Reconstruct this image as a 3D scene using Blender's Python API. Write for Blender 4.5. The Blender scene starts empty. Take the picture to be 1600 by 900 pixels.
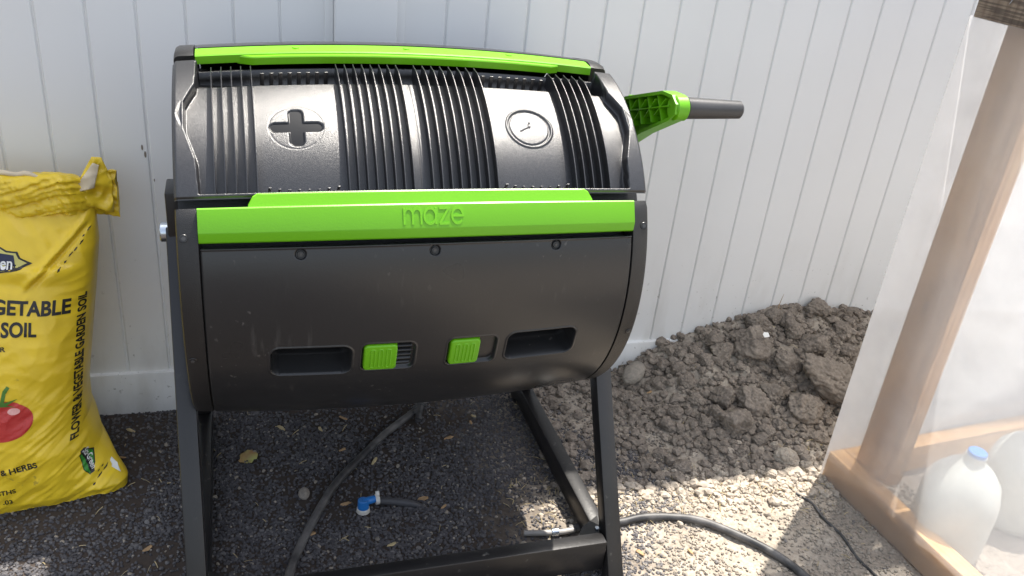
import bpy, bmesh, math, random
from mathutils import Vector, Matrix, noise
random.seed(7)
S = bpy.context.scene
COL = S.collection

# ------------------------------------------------------------------ camera
cam_d = bpy.data.cameras.new("camera"); cam = bpy.data.objects.new("camera", cam_d); COL.objects.link(cam)
cam_d.sensor_width = 36; cam_d.lens = 30.47; cam_d.clip_start = .02; cam_d.clip_end = 400
cr, cu, cw = (.95818959, -.26884793, .09794639), (.03933865, .46283548, .88557088), (.28341697, .84469173, -.45406025)
cam.matrix_world = Matrix(((cr[0], cu[0], -cw[0], .35457723), (cr[1], cu[1], -cw[1], -1.7275158), (cr[2], cu[2], -cw[2], 1.2), (0, 0, 0, 1)))
S.camera = cam
# ------------------------------------------------------------------ daylight
SUN = Vector((.295, .246, 1)).normalized()
EL = math.asin(SUN.z); AZ = math.atan2(SUN.x, SUN.y)
wd = bpy.data.worlds.new("World"); S.world = wd; wd.use_nodes = True
wn = wd.node_tree.nodes; wl = wd.node_tree.links
sky = wn.new("ShaderNodeTexSky"); sky.sky_type = 'NISHITA'; sky.sun_disc = False
sky.sun_elevation = EL; sky.sun_rotation = AZ; sky.air_density = 1.2; sky.dust_density = 2.5; sky.ozone_density = 1.0
hs_ = wn.new("ShaderNodeHueSaturation"); hs_.inputs["Saturation"].default_value = .50; wl.new(sky.outputs[0], hs_.inputs["Color"]); wl.new(hs_.outputs[0], wn["Background"].inputs[0]); wn["Background"].inputs[1].default_value = .15
sd = bpy.data.lights.new("sun", 'SUN'); sd.energy = 4.8; sd.angle = math.radians(.55); sd.color = (1, .94, .85)
so = bpy.data.objects.new("sun", sd); COL.objects.link(so); so.rotation_euler = SUN.to_track_quat('Z', 'Y').to_euler(); so.location = (2, 1, 5)
vs = S.view_settings; S.display_settings.display_device = 'sRGB'
vs.view_transform = 'Standard'; vs.look = 'None'; vs.gamma = 1; vs.exposure = 1.12
S.render.engine = 'CYCLES'; S.cycles.max_bounces = 8; S.cycles.transparent_max_bounces = 16

# ------------------------------------------------------------------ helpers
def pm(name, col, rough=.5, var=0.0, vscale=8.0, bump=0.0, bscale=60.0, spec=.5, metal=0.0, col2=None, detail=4.0, stretch=None, trans=0.0):
    m = bpy.data.materials.new(name); m.use_nodes = True
    n, l = m.node_tree.nodes, m.node_tree.links; p = n["Principled BSDF"]
    p.inputs["Base Color"].default_value = (*col, 1); p.inputs["Roughness"].default_value = rough
    p.inputs["Metallic"].default_value = metal; p.inputs["Specular IOR Level"].default_value = spec
    p.inputs["Transmission Weight"].default_value = trans
    tc = n.new("ShaderNodeTexCoord"); mp = n.new("ShaderNodeMapping"); l.new(tc.outputs["Object"], mp.inputs[0])
    if stretch: mp.inputs["Scale"].default_value = stretch
    if var > 0 or col2:
        nz = n.new("ShaderNodeTexNoise"); nz.inputs["Scale"].default_value = vscale; nz.inputs["Detail"].default_value = detail
        l.new(mp.outputs[0], nz.inputs[0])
        r = n.new("ShaderNodeValToRGB"); l.new(nz.outputs[0], r.inputs[0])
        c2 = col2 or tuple(c * (1 - var) for c in col)
        r.color_ramp.elements[0].position = .35; r.color_ramp.elements[1].position = .68
        r.color_ramp.elements[0].color = (*c2, 1); r.color_ramp.elements[1].color = (*(col if col2 else tuple(min(1, c * (1 + var)) for c in col)), 1)
        l.new(r.outputs[0], p.inputs["Base Color"])
        mr = n.new("ShaderNodeMapRange"); mr.inputs[3].default_value = rough * .85; mr.inputs[4].default_value = min(1, rough * 1.2)
        l.new(nz.outputs[0], mr.inputs[0]); l.new(mr.outputs[0], p.inputs["Roughness"])
    if bump > 0:
        nb = n.new("ShaderNodeTexNoise"); nb.inputs["Scale"].default_value = bscale; nb.inputs["Detail"].default_value = 5
        l.new(mp.outputs[0], nb.inputs[0])
        b = n.new("ShaderNodeBump"); b.inputs["Strength"].default_value = bump; b.inputs["Distance"].default_value = .002
        l.new(nb.outputs[0], b.inputs["Height"]); l.new(b.outputs[0], p.inputs["Normal"])
    return m
def nodes(m): return m.node_tree.nodes, m.node_tree.links, m.node_tree.nodes["Principled BSDF"]
def add_specks(m, scale, lo, hi, col, strength=1.0, stretch=(1, 1, 1), mask_scale=None, mlo=.5, mhi=.6, zmask=None):
    """real marks on a surface: dust, scuffs, dirt, from thresholded noise"""
    n, l, p = nodes(m); src = p.inputs["Base Color"].links[0].from_socket if p.inputs["Base Color"].links else None
    tc = n.new("ShaderNodeTexCoord"); mp = n.new("ShaderNodeMapping"); mp.inputs["Scale"].default_value = stretch
    l.new(tc.outputs["Object"], mp.inputs[0])
    nz = n.new("ShaderNodeTexNoise"); nz.inputs["Scale"].default_value = scale; nz.inputs["Detail"].default_value = 6; l.new(mp.outputs[0], nz.inputs[0])
    mr = n.new("ShaderNodeMapRange"); mr.inputs[1].default_value = lo; mr.inputs[2].default_value = hi; mr.inputs[4].default_value = strength; l.new(nz.outputs[0], mr.inputs[0])
    f = mr.outputs[0]
    if mask_scale:
        n2 = n.new("ShaderNodeTexNoise"); n2.inputs["Scale"].default_value = mask_scale; n2.inputs["Detail"].default_value = 2; l.new(tc.outputs["Object"], n2.inputs[0])
        m2 = n.new("ShaderNodeMapRange"); m2.inputs[1].default_value = mlo; m2.inputs[2].default_value = mhi; l.new(n2.outputs[0], m2.inputs[0])
        mu = n.new("ShaderNodeMath"); mu.operation = 'MULTIPLY'; l.new(f, mu.inputs[0]); l.new(m2.outputs[0], mu.inputs[1]); f = mu.outputs[0]
    if zmask:
        sx = n.new("ShaderNodeSeparateXYZ"); l.new(tc.outputs["Object"], sx.inputs[0])
        m3 = n.new("ShaderNodeMapRange"); m3.inputs[1].default_value = zmask[0]; m3.inputs[2].default_value = zmask[1]; m3.inputs[3].default_value = 1; m3.inputs[4].default_value = 0
        l.new(sx.outputs[2], m3.inputs[0]); mu = n.new("ShaderNodeMath"); mu.operation = 'MULTIPLY'; l.new(f, mu.inputs[0]); l.new(m3.outputs[0], mu.inputs[1]); f = mu.outputs[0]
    mx = n.new("ShaderNodeMix"); mx.data_type = 'RGBA'; l.new(f, mx.inputs[0])
    if src: l.new(src, mx.inputs[6])
    else: mx.inputs[6].default_value = p.inputs["Base Color"].default_value
    mx.inputs[7].default_value = (*col, 1); l.new(mx.outputs[2], p.inputs["Base Color"])
def mk(name, verts, faces, mats, parent=None, smooth=True, midx=None, auto=None):
    me = bpy.data.meshes.new(name); me.from_pydata([tuple(v) for v in verts], [], faces); me.update()
    for m in (mats if isinstance(mats, (list, tuple)) else [mats]): me.materials.append(m)
    if midx: me.polygons.foreach_set("material_index", midx)
    if smooth: me.polygons.foreach_set("use_smooth", [True] * len(me.polygons))
    o = bpy.data.objects.new(name, me); COL.objects.link(o)
    if parent: o.parent = parent
    if auto is not None and smooth:
        try: me.set_sharp_from_angle(angle=math.radians(auto))
        except Exception: pass
    return o
def bmo(name, bm, mats, parent=None, smooth=True, auto=35):
    me = bpy.data.meshes.new(name); bmesh.ops.recalc_face_normals(bm, faces=bm.faces[:]); bm.to_mesh(me); bm.free()
    for m in (mats if isinstance(mats, (list, tuple)) else [mats]): me.materials.append(m)
    if smooth:
        me.polygons.foreach_set("use_smooth", [True] * len(me.polygons))
        me.set_sharp_from_angle(angle=math.radians(auto))
    o = bpy.data.objects.new(name, me); COL.objects.link(o)
    if parent: o.parent = parent
    return o
def bm_box(bm, lo, hi, bev=0.0, M=None, seg=2):
    v = [bm.verts.new((x, y, z)) for z in (lo[2], hi[2]) for y in (lo[1], hi[1]) for x in (lo[0], hi[0])]
    fs = [bm.faces.new([v[i] for i in f]) for f in ((0, 2, 3, 1), (4, 5, 7, 6), (0, 1, 5, 4), (2, 6, 7, 3), (0, 4, 6, 2), (1, 3, 7, 5))]
    g = list(v)
    if bev > 0:
        r = bmesh.ops.bevel(bm, geom=list({e for f in fs for e in f.edges}), offset=bev, segments=seg, affect='EDGES', profile=.5)
        g = list({w for f in r['faces'] for w in f.verts} | {w for w in v if w.is_valid})
        g = list({w for w in bm.verts if w.is_valid and any(lo[k] - 1e-6 <= w.co[k] <= hi[k] + 1e-6 for k in (0,)) and w in set(g)})
    if M is not None:
        seen = set()
        stack = [w for w in g if w.is_valid]
        while stack:
            w = stack.pop()
            if w in seen: continue
            seen.add(w)
            for e in w.link_edges: stack.append(e.other_vert(w))
        for w in seen: w.co = M @ w.co
def bm_bar(bm, A, B, w, h, bev=.003, up=Vector((0, 0, 1))):
    A, B = Vector(A), Vector(B); z = (B - A).normalized(); x = up.cross(z)
    if x.length < 1e-4: x = Vector((1, 0, 0))
    x.normalize(); y = z.cross(x)
    M = Matrix(((x.x, y.x, z.x, A.x), (x.y, y.y, z.y, A.y), (x.z, y.z, z.z, A.z), (0, 0, 0, 1)))
    bm_box(bm, (-w / 2, -h / 2, 0), (w / 2, h / 2, (B - A).length), bev, M)
def tube(pts, rad, n=12, cap=True):
    """verts and faces of a round tube along a smoothed path; rad may be a function of 0..1"""
    P = [Vector(p) for p in pts]; Q = []
    for i in range(len(P) - 1):
        a, b, c, d = P[max(i - 1, 0)], P[i], P[i + 1], P[min(i + 2, len(P) - 1)]
        for k in range(8):
            t = k / 8
            Q.append(.5 * ((2 * b) + (-a + c) * t + (2 * a - 5 * b + 4 * c - d) * t * t + (-a + 3 * b - 3 * c + d) * t ** 3))
    Q.append(P[-1]); V = []; F = []; up = Vector((.1, .2, 1)).normalized()
    for i, c in enumerate(Q):
        d = (Q[min(i + 1, len(Q) - 1)] - Q[max(i - 1, 0)]).normalized(); x = d.cross(up).normalized(); y = x.cross(d)
        r = rad(i / (len(Q) - 1)) if callable(rad) else rad
        for k in range(n):
            a = 2 * math.pi * k / n; V.append(c + (x * math.cos(a) + y * math.sin(a)) * r)
    for i in range(len(Q) - 1):
        for k in range(n): F.append((i * n + k, i * n + (k + 1) % n, (i + 1) * n + (k + 1) % n, (i + 1) * n + k))
    if cap: F.append(tuple(range(n - 1, -1, -1))); F.append(tuple((len(Q) - 1) * n + k for k in range(n)))
    return V, F
def cyl(bm, A, B, r, r2=None, n=24, bev=0.0):
    A, B = Vector(A), Vector(B); z = (B - A).normalized(); x = z.orthogonal().normalized(); y = z.cross(x); r2 = r if r2 is None else r2
    rings = [(0, r - bev), (bev, r), ((B - A).length - bev, r2), ((B - A).length, r2 - bev)] if bev else [(0, r), ((B - A).length, r2)]
    R_ = [[bm.verts.new(A + z * h + (x * math.cos(2 * math.pi * k / n) + y * math.sin(2 * math.pi * k / n)) * q) for k in range(n)] for h, q in rings]
    for a, b in zip(R_, R_[1:]):
        for k in range(n): bm.faces.new((a[k], a[(k + 1) % n], b[(k + 1) % n], b[k]))
    bm.faces.new(R_[0][::-1]); bm.faces.new(R_[-1])
def empty(name, loc, label, cat, group=None, rz=0):
    o = bpy.data.objects.new(name, None); COL.objects.link(o); o.location = loc; o.rotation_euler = (0, 0, rz)
    o.empty_display_size = .05; return tag(o, label, cat, group)
def tag(o, label=None, cat=None, group=None, kind=None):
    if label: o['label'] = label
    if cat: o['category'] = cat
    if group: o['group'] = group
    if kind: o['kind'] = kind
    return o
def text_mesh(body, size, offset=0.0, sx=1.0, align='LEFT', spacing=1.0):
    cu_ = bpy.data.curves.new("lettering", 'FONT'); cu_.body = body; cu_.size = size; cu_.offset = offset; cu_.align_x = align
    cu_.resolution_u = 4; cu_.space_character = spacing
    o = bpy.data.objects.new("lettering", cu_); COL.objects.link(o); bpy.context.view_layer.update()
    me = bpy.data.meshes.new_from_object(o.evaluated_get(bpy.context.evaluated_depsgraph_get()))
    V = [(v.co.x * sx, v.co.y) for v in me.vertices]; F = [tuple(p.vertices) for p in me.polygons]
    bpy.data.objects.remove(o); bpy.data.curves.remove(cu_); bpy.data.meshes.remove(me)
    return V, F
def split_mesh(V, F, maxlen):
    """cut long triangles so that lettering can follow a curved surface"""
    bm = bmesh.new(); vv = [bm.verts.new((x, y, 0)) for x, y in V]
    for f in F:
        try: bm.faces.new([vv[i] for i in f])
        except ValueError: pass
    bmesh.ops.triangulate(bm, faces=bm.faces[:])
    for _ in range(5):
        e = [e for e in bm.edges if e.calc_length() > maxlen]
        if not e: break
        bmesh.ops.subdivide_edges(bm, edges=e, cuts=1); bmesh.ops.triangulate(bm, faces=bm.faces[:])
    bm.verts.index_update(); V2 = [(v.co.x, v.co.y) for v in bm.verts]; F2 = [tuple(v.index for v in f.verts) for f in bm.faces]; bm.free()
    return V2, F2
def sstep(a, b, x):
    t = min(1, max(0, (x - a) / (b - a))); return t * t * (3 - 2 * t)

# ---- heights of the ground and sections of the bag
def interp(x, pts):
    if x <= pts[0][0]: return pts[0][1]
    for (a, fa), (b, fb) in zip(pts, pts[1:]):
        if x <= b: return fa + (fb - fa) * (x - a) / (b - a)
    return pts[-1][1]
TOP = [(1.10,0),(1.25,.03),(1.35,.10),(1.455,.125),(1.54,.15),(1.63,.17),(1.72,.19),(1.83,.175),(1.95,.15),(2.3,.14),(2.9,.08),(3.4,0)]
WID = [(1.0,.1),(1.2,.30),(1.4,.43),(3.5,.43)]
def hgt(x, y):
    t = interp(x, TOP)
    if t <= 0 or y > .3: return 0.0
    k = max(0.0, 1 - max(0.0, -y) / interp(x, WID))
    return t * k ** 1.15
# ---- bag of soil: cross sections by height
BCX = -.155
BA = [(0,.250),(.02,.253),(.05,.232),(.09,.208),(.15,.193),(.2,.194),(.3,.210),(.4,.226),(.48,.237),(.545,.236),(.57,.232)]
BB = [(0,.106),(.02,.118),(.06,.126),(.12,.129),(.2,.122),(.3,.112),(.4,.095),(.48,.072),(.545,.038),(.57,.022)]
BY = [(0,-.195),(.1,-.190),(.3,-.170),(.45,-.140),(.57,-.112)]
def bag_n(z): return interp(z, [(0, 1.7), (.04, 1.8), (.12, 2.6)])
def tip(x, z): return .050 * min(1.0, abs(x - BCX) / .25) ** 4 * interp(z, [(0, 1), (.04, 1), (.13, 0)])
def bag_y(x, z):
    a = interp(z, BA); b = interp(z, BB); n = bag_n(z)
    k = min(1.0, abs(x - BCX) / a)
    return interp(z, BY) - tip(x, z) - b * (1 - k ** n) ** (1 / n)

# ------------------------------------------------------------------ materials
M_vinyl = pm("white_vinyl", (.80, .80, .79), .36, var=.02, vscale=3, bump=.04, bscale=15)
add_specks(M_vinyl, 85, .645, .70, (.20, .18, .15), .75, mask_scale=7, mlo=.42, mhi=.58, zmask=(.10, .42))
add_specks(M_vinyl, 14, .50, .75, (.44, .41, .36), .55, stretch=(1, 1, .35), zmask=(.0, .40))
M_black = pm("black_moulded_plastic", (.015, .0145, .0145), .36, var=.12, vscale=5, bump=.35, bscale=700)
M_panel = pm("satin_black_panel", (.0200, .0202, .0212), .28, var=.10, vscale=4, bump=.05, bscale=260)
add_specks(M_panel, 30, .60, .70, (.20, .19, .18), .14, stretch=(2.2, 1, .35), mask_scale=7, mlo=.52, mhi=.66)
add_specks(M_panel, 140, .66, .70, (.30, .28, .26), .28, stretch=(.8, 1, .5), mask_scale=5, mlo=.5, mhi=.62)
M_lid = pm("grained_black_lid", (.013, .013, .015), .30, var=.35, vscale=420, bump=.27, bscale=1200, spec=.85)
M_smooth = pm("smooth_black_inlay", (.010, .011, .013), .30, bump=.05, bscale=40, spec=.18)
M_green = pm("lime_green_plastic", (.128, .405, .003), .36, var=.03, vscale=6, bump=.06, bscale=300)
add_specks(M_green, 45, .64, .72, (.12, .33, .02), .5, stretch=(1, 1, 1.6), mask_scale=6, mlo=.5, mhi=.65)
M_steel = pm("black_powder_coated_steel", (.013, .0125, .013), .33, var=.15, vscale=9, bump=.12, bscale=160)
add_specks(M_steel, 60, .64, .72, (.22, .21, .19), .45, mask_scale=6, mlo=.45, mhi=.6, zmask=(.05, .5))
M_zinc = pm("bright_zinc", (.55, .6, .66), .25, metal=1.0, bump=.05)
M_rubber = pm("dark_grip_rubber", (.045, .045, .046), .34, var=.1, vscale=20, bump=.1, bscale=200)
M_pan_shade = pm("pan_recess_shade", (.008, .008, .009), .5)  # shade inside the hand-hold pans, put into the colour of their floor
M_hose = pm("black_irrigation_tube", (.028, .028, .030), .5, var=.25, vscale=14, bump=.1, bscale=90)
add_specks(M_hose, 22, .40, .66, (.20, .19, .18), .60)
M_bluep = pm("blue_plastic", (.02, .17, .50), .4, bump=.05)
M_clearp = pm("milky_plastic", (.62, .60, .55), .35, bump=.1)
M_wood = pm("pine_timber", (.46, .26, .12), .6, col2=(.62, .38, .19), vscale=5, stretch=(6, 6, 1), bump=.2, bscale=60, detail=8)
M_woodh = pm("pine_rail_timber", (.66, .36, .13), .6, col2=(.76, .46, .20), vscale=5, stretch=(1.2, 1.2, 9), bump=.2, bscale=60, detail=8)
M_old = pm("weathered_timber", (.20, .14, .10), .75, col2=(.33, .25, .18), vscale=9, stretch=(1.2, 1.2, 12), bump=.5, bscale=70, detail=8)
for m_ in (M_wood, M_woodh):
    add_specks(m_, 26, .50, .62, (.30, .155, .065), .55, stretch=(7, 7, .35))
    add_specks(m_, 11, .715, .76, (.09, .045, .02), .9, stretch=(1.6, 1.6, .8))
    add_specks(m_, 5, .52, .72, (.33, .20, .11), .5)
add_specks(M_old, 30, .50, .60, (.07, .05, .04), .7, stretch=(7, 7, .3))
M_chip = pm("wood_chip", (.42, .27, .14), .8, var=.3, vscale=30, bump=.2)
M_straw = pm("dry_straw", (.50, .40, .22), .8, var=.2, vscale=30)
M_leaf = pm("yellowed_leaf", (.38, .40, .12), .6, col2=(.30, .16, .07), vscale=25, bump=.3)
M_jug = pm("translucent_jug_plastic", (.60, .62, .57), .3, bump=.1, bscale=25); M_jug.node_tree.nodes["Principled BSDF"].inputs["Transmission Weight"].default_value = .25

def soil_mat(name, dark, light, gravel):
    m = pm(name, dark, .92, bump=.8, bscale=55, spec=.25)
    n, l, p = nodes(m); tc = n.new("ShaderNodeTexCoord")
    n1 = n.new("ShaderNodeTexNoise"); n1.inputs["Scale"].default_value = 9; n1.inputs["Detail"].default_value = 8; n1.inputs["Roughness"].default_value = .7
    n2 = n.new("ShaderNodeTexNoise"); n2.inputs["Scale"].default_value = 160; n2.inputs["Detail"].default_value = 3
    l.new(tc.outputs["Object"], n1.inputs[0]); l.new(tc.outputs["Object"], n2.inputs[0])
    ad = n.new("ShaderNodeMath"); ad.operation = 'MULTIPLY_ADD'; l.new(n2.outputs[0], ad.inputs[0]); ad.inputs[1].default_value = .8; l.new(n1.outputs[0], ad.inputs[2])
    r = n.new("ShaderNodeMapRange"); r.inputs[1].default_value = .55; r.inputs[2].default_value = 1.2; l.new(ad.outputs[0], r.inputs[0])
    mx = n.new("ShaderNodeMix"); mx.data_type = 'RGBA'; l.new(r.outputs[0], mx.inputs[0])
    mx.inputs[6].default_value = (*dark, 1); mx.inputs[7].default_value = (*light, 1)
    out = mx.outputs[2]
    if gravel:   # dark gravel on the left, dry pale soil on the right
        sx = n.new("ShaderNodeSeparateXYZ"); l.new(tc.outputs["Object"], sx.inputs[0])
        w = n.new("ShaderNodeMath"); w.operation = 'MULTIPLY_ADD'; l.new(n1.outputs[0], w.inputs[0]); w.inputs[1].default_value = .5; l.new(sx.outputs[0], w.inputs[2])
        g = n.new("ShaderNodeMapRange"); g.inputs[1].default_value = 1.0; g.inputs[2].default_value = 1.32; l.new(w.outputs[0], g.inputs[0])
        m2 = n.new("ShaderNodeMix"); m2.data_type = 'RGBA'; l.new(g.outputs[0], m2.inputs[0]); m2.inputs[6].default_value = (*gravel, 1); l.new(out, m2.inputs[7]); out = m2.outputs[2]
    l.new(out, p.inputs["Base Color"]); return m
M_ground = soil_mat("ground_soil", (.16, .132, .108), (.45, .395, .325), (.058, .046, .039))
M_clod = soil_mat("clod_soil", (.108, .090, .074), (.32, .272, .225), None)
M_dry_lit = soil_mat("sunlit_dry_soil", (.24, .20, .16), (.50, .44, .365), None)  # paler copy of the clod soil, sunlight's brightness put into its colour
M_rock = soil_mat("pale_rock", (.20, .18, .155), (.34, .30, .25), None)
M_gravel = pm("gravel_stone", (.1, .1, .1), .85, spec=.3)
n, l, p = nodes(M_gravel); at = n.new("ShaderNodeAttribute"); at.attribute_name = "tone"
cr_ = n.new("ShaderNodeValToRGB"); l.new(at.outputs["Fac"], cr_.inputs[0]); l.new(cr_.outputs[0], p.inputs["Base Color"])
ce = cr_.color_ramp.elements; ce[0].color = (.035, .034, .038, 1); ce[1].color = (.34, .30, .25, 1)
for ps, c in ((.45, (.090, .086, .091, 1)), (.62, (.165, .157, .155, 1)), (.74, (.27, .235, .19, 1))):
    e = ce.new(ps); e.color = c

# ------------------------------------------------------------------ ground sheet
def axis(a, b, step, far):
    v = [a + i * step for i in range(int(round((b - a) / step)) + 1)]; s = step; x = b; R_ = []
    while x < far: s *= 1.35; x += s; R_.append(x)
    s = step; x = a; L_ = []
    while x > -far: s *= 1.35; x -= s; L_.append(x)
    return L_[::-1] + v + R_
def gfine(x, y):
    if not (-1 < x < 3 and -1.6 < y < .3): return 0.0
    k = .5 + .9 * sstep(.95, 1.3, x)
    h = .004 * noise.fractal((x * 9, y * 9, 0), 1.0, 2.0, 5) + .0022 * noise.noise((x * 90, y * 90, 3))
    m = hgt(x, y)
    if m > .01: h += .012 * noise.fractal((x * 22, y * 22, 5), .9, 2.1, 4) * min(1, m / .05)
    return h * k
XS = axis(-.7, 2.4, .0075, 90); YS = axis(-1.15, .06, .0075, 90)
V = [(x, y, hgt(x, y) + gfine(x, y)) for y in YS for x in XS]; nx = len(XS)
F = [(j * nx + i, j * nx + i + 1, (j + 1) * nx + i + 1, (j + 1) * nx + i) for j in range(len(YS) - 1) for i in range(nx - 1)]
ground = mk("ground", V, F, M_ground); ground['kind'] = 'structure'

ICO = None
def ico(sub):
    bm = bmesh.new(); bmesh.ops.create_icosphere(bm, subdivisions=sub, radius=1)
    v = [x.co.copy() for x in bm.verts]; f = [tuple(q.index for q in p_.verts) for p_ in bm.faces]; bm.free(); return v, f
def scatter(name, items, sub, mat, amp=.35, smooth=False, variants=14):
    """items: (x, y, z, size, tone) -> one mesh of many small irregular lumps"""
    bv, bf = ico(sub); vs_ = []
    for k in range(variants):
        o = Vector((k * 7.3, 1, 2)); sc = Vector((random.uniform(.7, 1.25), random.uniform(.7, 1.1), random.uniform(.5, .85)))
        vs_.append([Vector((v.x * sc.x, v.y * sc.y, v.z * sc.z)) * (1 + amp * noise.noise(v * 1.6 + o) + amp * .5 * noise.noise(v * 4 + o)) for v in bv])
    V = []; F = []; T = []
    for (x, y, z, s, t) in items:
        b = random.choice(vs_); R_ = Matrix.Rotation(random.uniform(0, 6.283), 3, 'Z') @ Matrix.Rotation(random.uniform(-.5, .5), 3, 'X')
        o = len(V); c = Vector((x, y, z)); V += [R_ @ v * s + c for v in b]; F += [tuple(i + o for i in f) for f in bf]; T += [t] * len(b)
    ob = mk(name, V, F, mat, smooth=smooth)
    a = ob.data.attributes.new("tone", 'FLOAT', 'POINT'); a.data.foreach_set("value", T)
    return ob
it = []
for _ in range(76000):
    x = random.uniform(-.24, 1.75); y = random.uniform(-.68 if x < .9 else -.86, .01)
    if y > -.45 and x > 1.25: continue
    g = sstep(.95, 1.25, x + .25 * (noise.noise((x * 3, y * 3, 9))))
    dens = .30 + .70 * sstep(-.40, .10, noise.noise((x * 5, y * 5, 4)))
    if random.random() > dens * (1 - .55 * g): continue
    s = random.uniform(.0019, .0042) * (1.5 if random.random() < .05 else 1)
    t = min(1, max(0, random.gauss(.42, .095) + .44 * g)) if random.random() > .02 else random.uniform(.7, .95)
    it.append((x, y, hgt(x, y) + gfine(x, y) + s * .38, s, t))
tag(scatter("gravel", it, 1, M_gravel, .4), None, None, None, 'stuff')

# crumbs of the dug soil over the heap and along its foot
it = []
while len(it) < 7500:
    x = random.uniform(.95, 2.25); y = random.uniform(-.56, -.0)
    m = hgt(x, y)
    if m < .004 and random.random() < .6 + .35 * (y < -.47): continue
    if x > 1.57 and y < -.44: continue
    s = .0022 + .0125 * random.random() ** 3.2
    it.append((x, y, m + gfine(x, y) + s * .35, s, 0))
tag(scatter("soil_crumbs", [i for i in it if i[1] > -.42], 2, M_clod, .5), None, None, None, 'stuff')
dry = [i for i in it if i[1] <= -.42]  # crumbs beyond the fence's shadow, given the sun-lightened colour
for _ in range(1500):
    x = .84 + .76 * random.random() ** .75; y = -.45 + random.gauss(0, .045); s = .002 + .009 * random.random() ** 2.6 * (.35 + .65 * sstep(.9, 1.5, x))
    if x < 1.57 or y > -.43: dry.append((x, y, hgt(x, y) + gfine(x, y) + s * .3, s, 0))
tag(scatter("sunlit_dry_crumbs", dry, 2, M_dry_lit, .5), None, None, None, 'stuff')

# ------------------------------------------------------------------ individual clods
CLODS = [(1.56, -0.099, 0.049), (1.426, -0.22, 0.033), (1.49, -0.246, 0.04), (1.554, -0.233, 0.033), (1.626, -0.157, 0.036), (1.611, -0.284, 0.043), (1.714, -0.232, 0.071), (1.719, -0.131, 0.036), (1.422, -0.293, 0.039), (1.272, -0.241, 0.019), (1.218, -0.337, 0.018), (1.489, -0.329, 0.022), (1.247, -0.385, 0.021), (1.606, -0.038, 0.033), (1.786, -0.022, 0.032), (1.473, -0.054, 0.025), (1.482, -0.092, 0.029), (1.43, -0.098, 0.023), (1.309, -0.219, 0.019), (1.544, -0.063, 0.026), (1.686, -0.076, 0.03), (1.818, -0.144, 0.025), (1.463, -0.344, 0.021), (1.50, -0.405, 0.026), (1.446, -0.439, 0.015), (1.494, -0.439, 0.016), (1.366, -0.419, 0.014), (1.415, -0.074, 0.022), (1.354, -0.105, 0.02), (1.363, -0.143, 0.021), (1.331, -0.075, 0.017), (1.356, -0.271, 0.023), (1.398, -0.256, 0.022), (1.361, -0.205, 0.019), (1.17, -0.357, 0.014), (1.833, -0.078, 0.027), (1.546, -0.423, 0.015), (1.211, -0.123, 0.015), (1.535, -0.31, 0.018), (1.622, -0.199, 0.017), (1.655, -0.03, 0.024), (1.685, -0.05, 0.023)]
iv, if_ = ico(5)
def clod_mesh(k, lump=1.0, sc=(1, 1, .8)):
    """broken lump: a few rough fracture planes, then crumbly relief"""
    rr_ = random.Random(k * 13 + 5); o = Vector((k * 5.1, k * 1.7, 3)); V = []
    pl = []
    for _ in range(11):
        n_ = Vector((rr_.gauss(0, 1), rr_.gauss(0, 1), rr_.gauss(0, 1))).normalized(); pl.append((n_, rr_.uniform(.70, 1.0)))
    for v in iv:
        w_ = (v + .16 * Vector(noise.noise_vector(v * 2.2 + o))).normalized(); r_ = 1.22
        for n_, h_ in pl:
            c = w_.dot(n_)
            if c > .3: r_ = min(r_, h_ / c)
        r_ = 1 + (r_ - 1) * min(1, lump)
        d = noise.voronoi(v * 2.6 + o)[0]; n2 = noise.voronoi(v * 6 + o)[0]
        r_ += lump * (.16 * (.45 - d[0]) + .10 * (.45 - n2[0]) + .10 * noise.fractal(v * 6 + o, .75, 2.1, 4) + .04 * noise.noise(v * 22 + o))
        V.append((v.x * r_ * sc[0], v.y * r_ * sc[1], v.z * r_ * sc[2]))
    return V
def clod_place(name, x, y, r_, k, mat, label, cat, group, sc=(1, 1, .8), lump=1.0, rz=None, sink=.35):
    V = clod_mesh(k, lump, sc); o = mk(name, [(a * r_, b * r_, c * r_) for a, b, c in V], if_, mat)
    o.location = (x, y, hgt(x, y) + r_ * sink); o.rotation_euler = (random.uniform(-.4, .4), random.uniform(-.4, .4), random.uniform(0, 6.28) if rz is None else rz)
    return tag(o, label, cat, group)
ORD = ["leftmost", "second from the left", "third from the left", "fourth from the left", "fifth from the left", "sixth from the left", "fifth from the right", "fourth from the right", "third from the right", "second from the right", "rightmost"]
BIG = sorted([k for k, c in enumerate(CLODS) if c[2] > .028 and k not in (0, 5, 6)], key=lambda k: CLODS[k][0])
FOOT = sorted([k for k, c in enumerate(CLODS) if c[1] < -.40 and c[2] <= .028], key=lambda k: CLODS[k][0])
ORD2 = ["leftmost", "second", "third", "fourth", "fifth", "sixth", "seventh", "eighth"]
USED = set()
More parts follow.
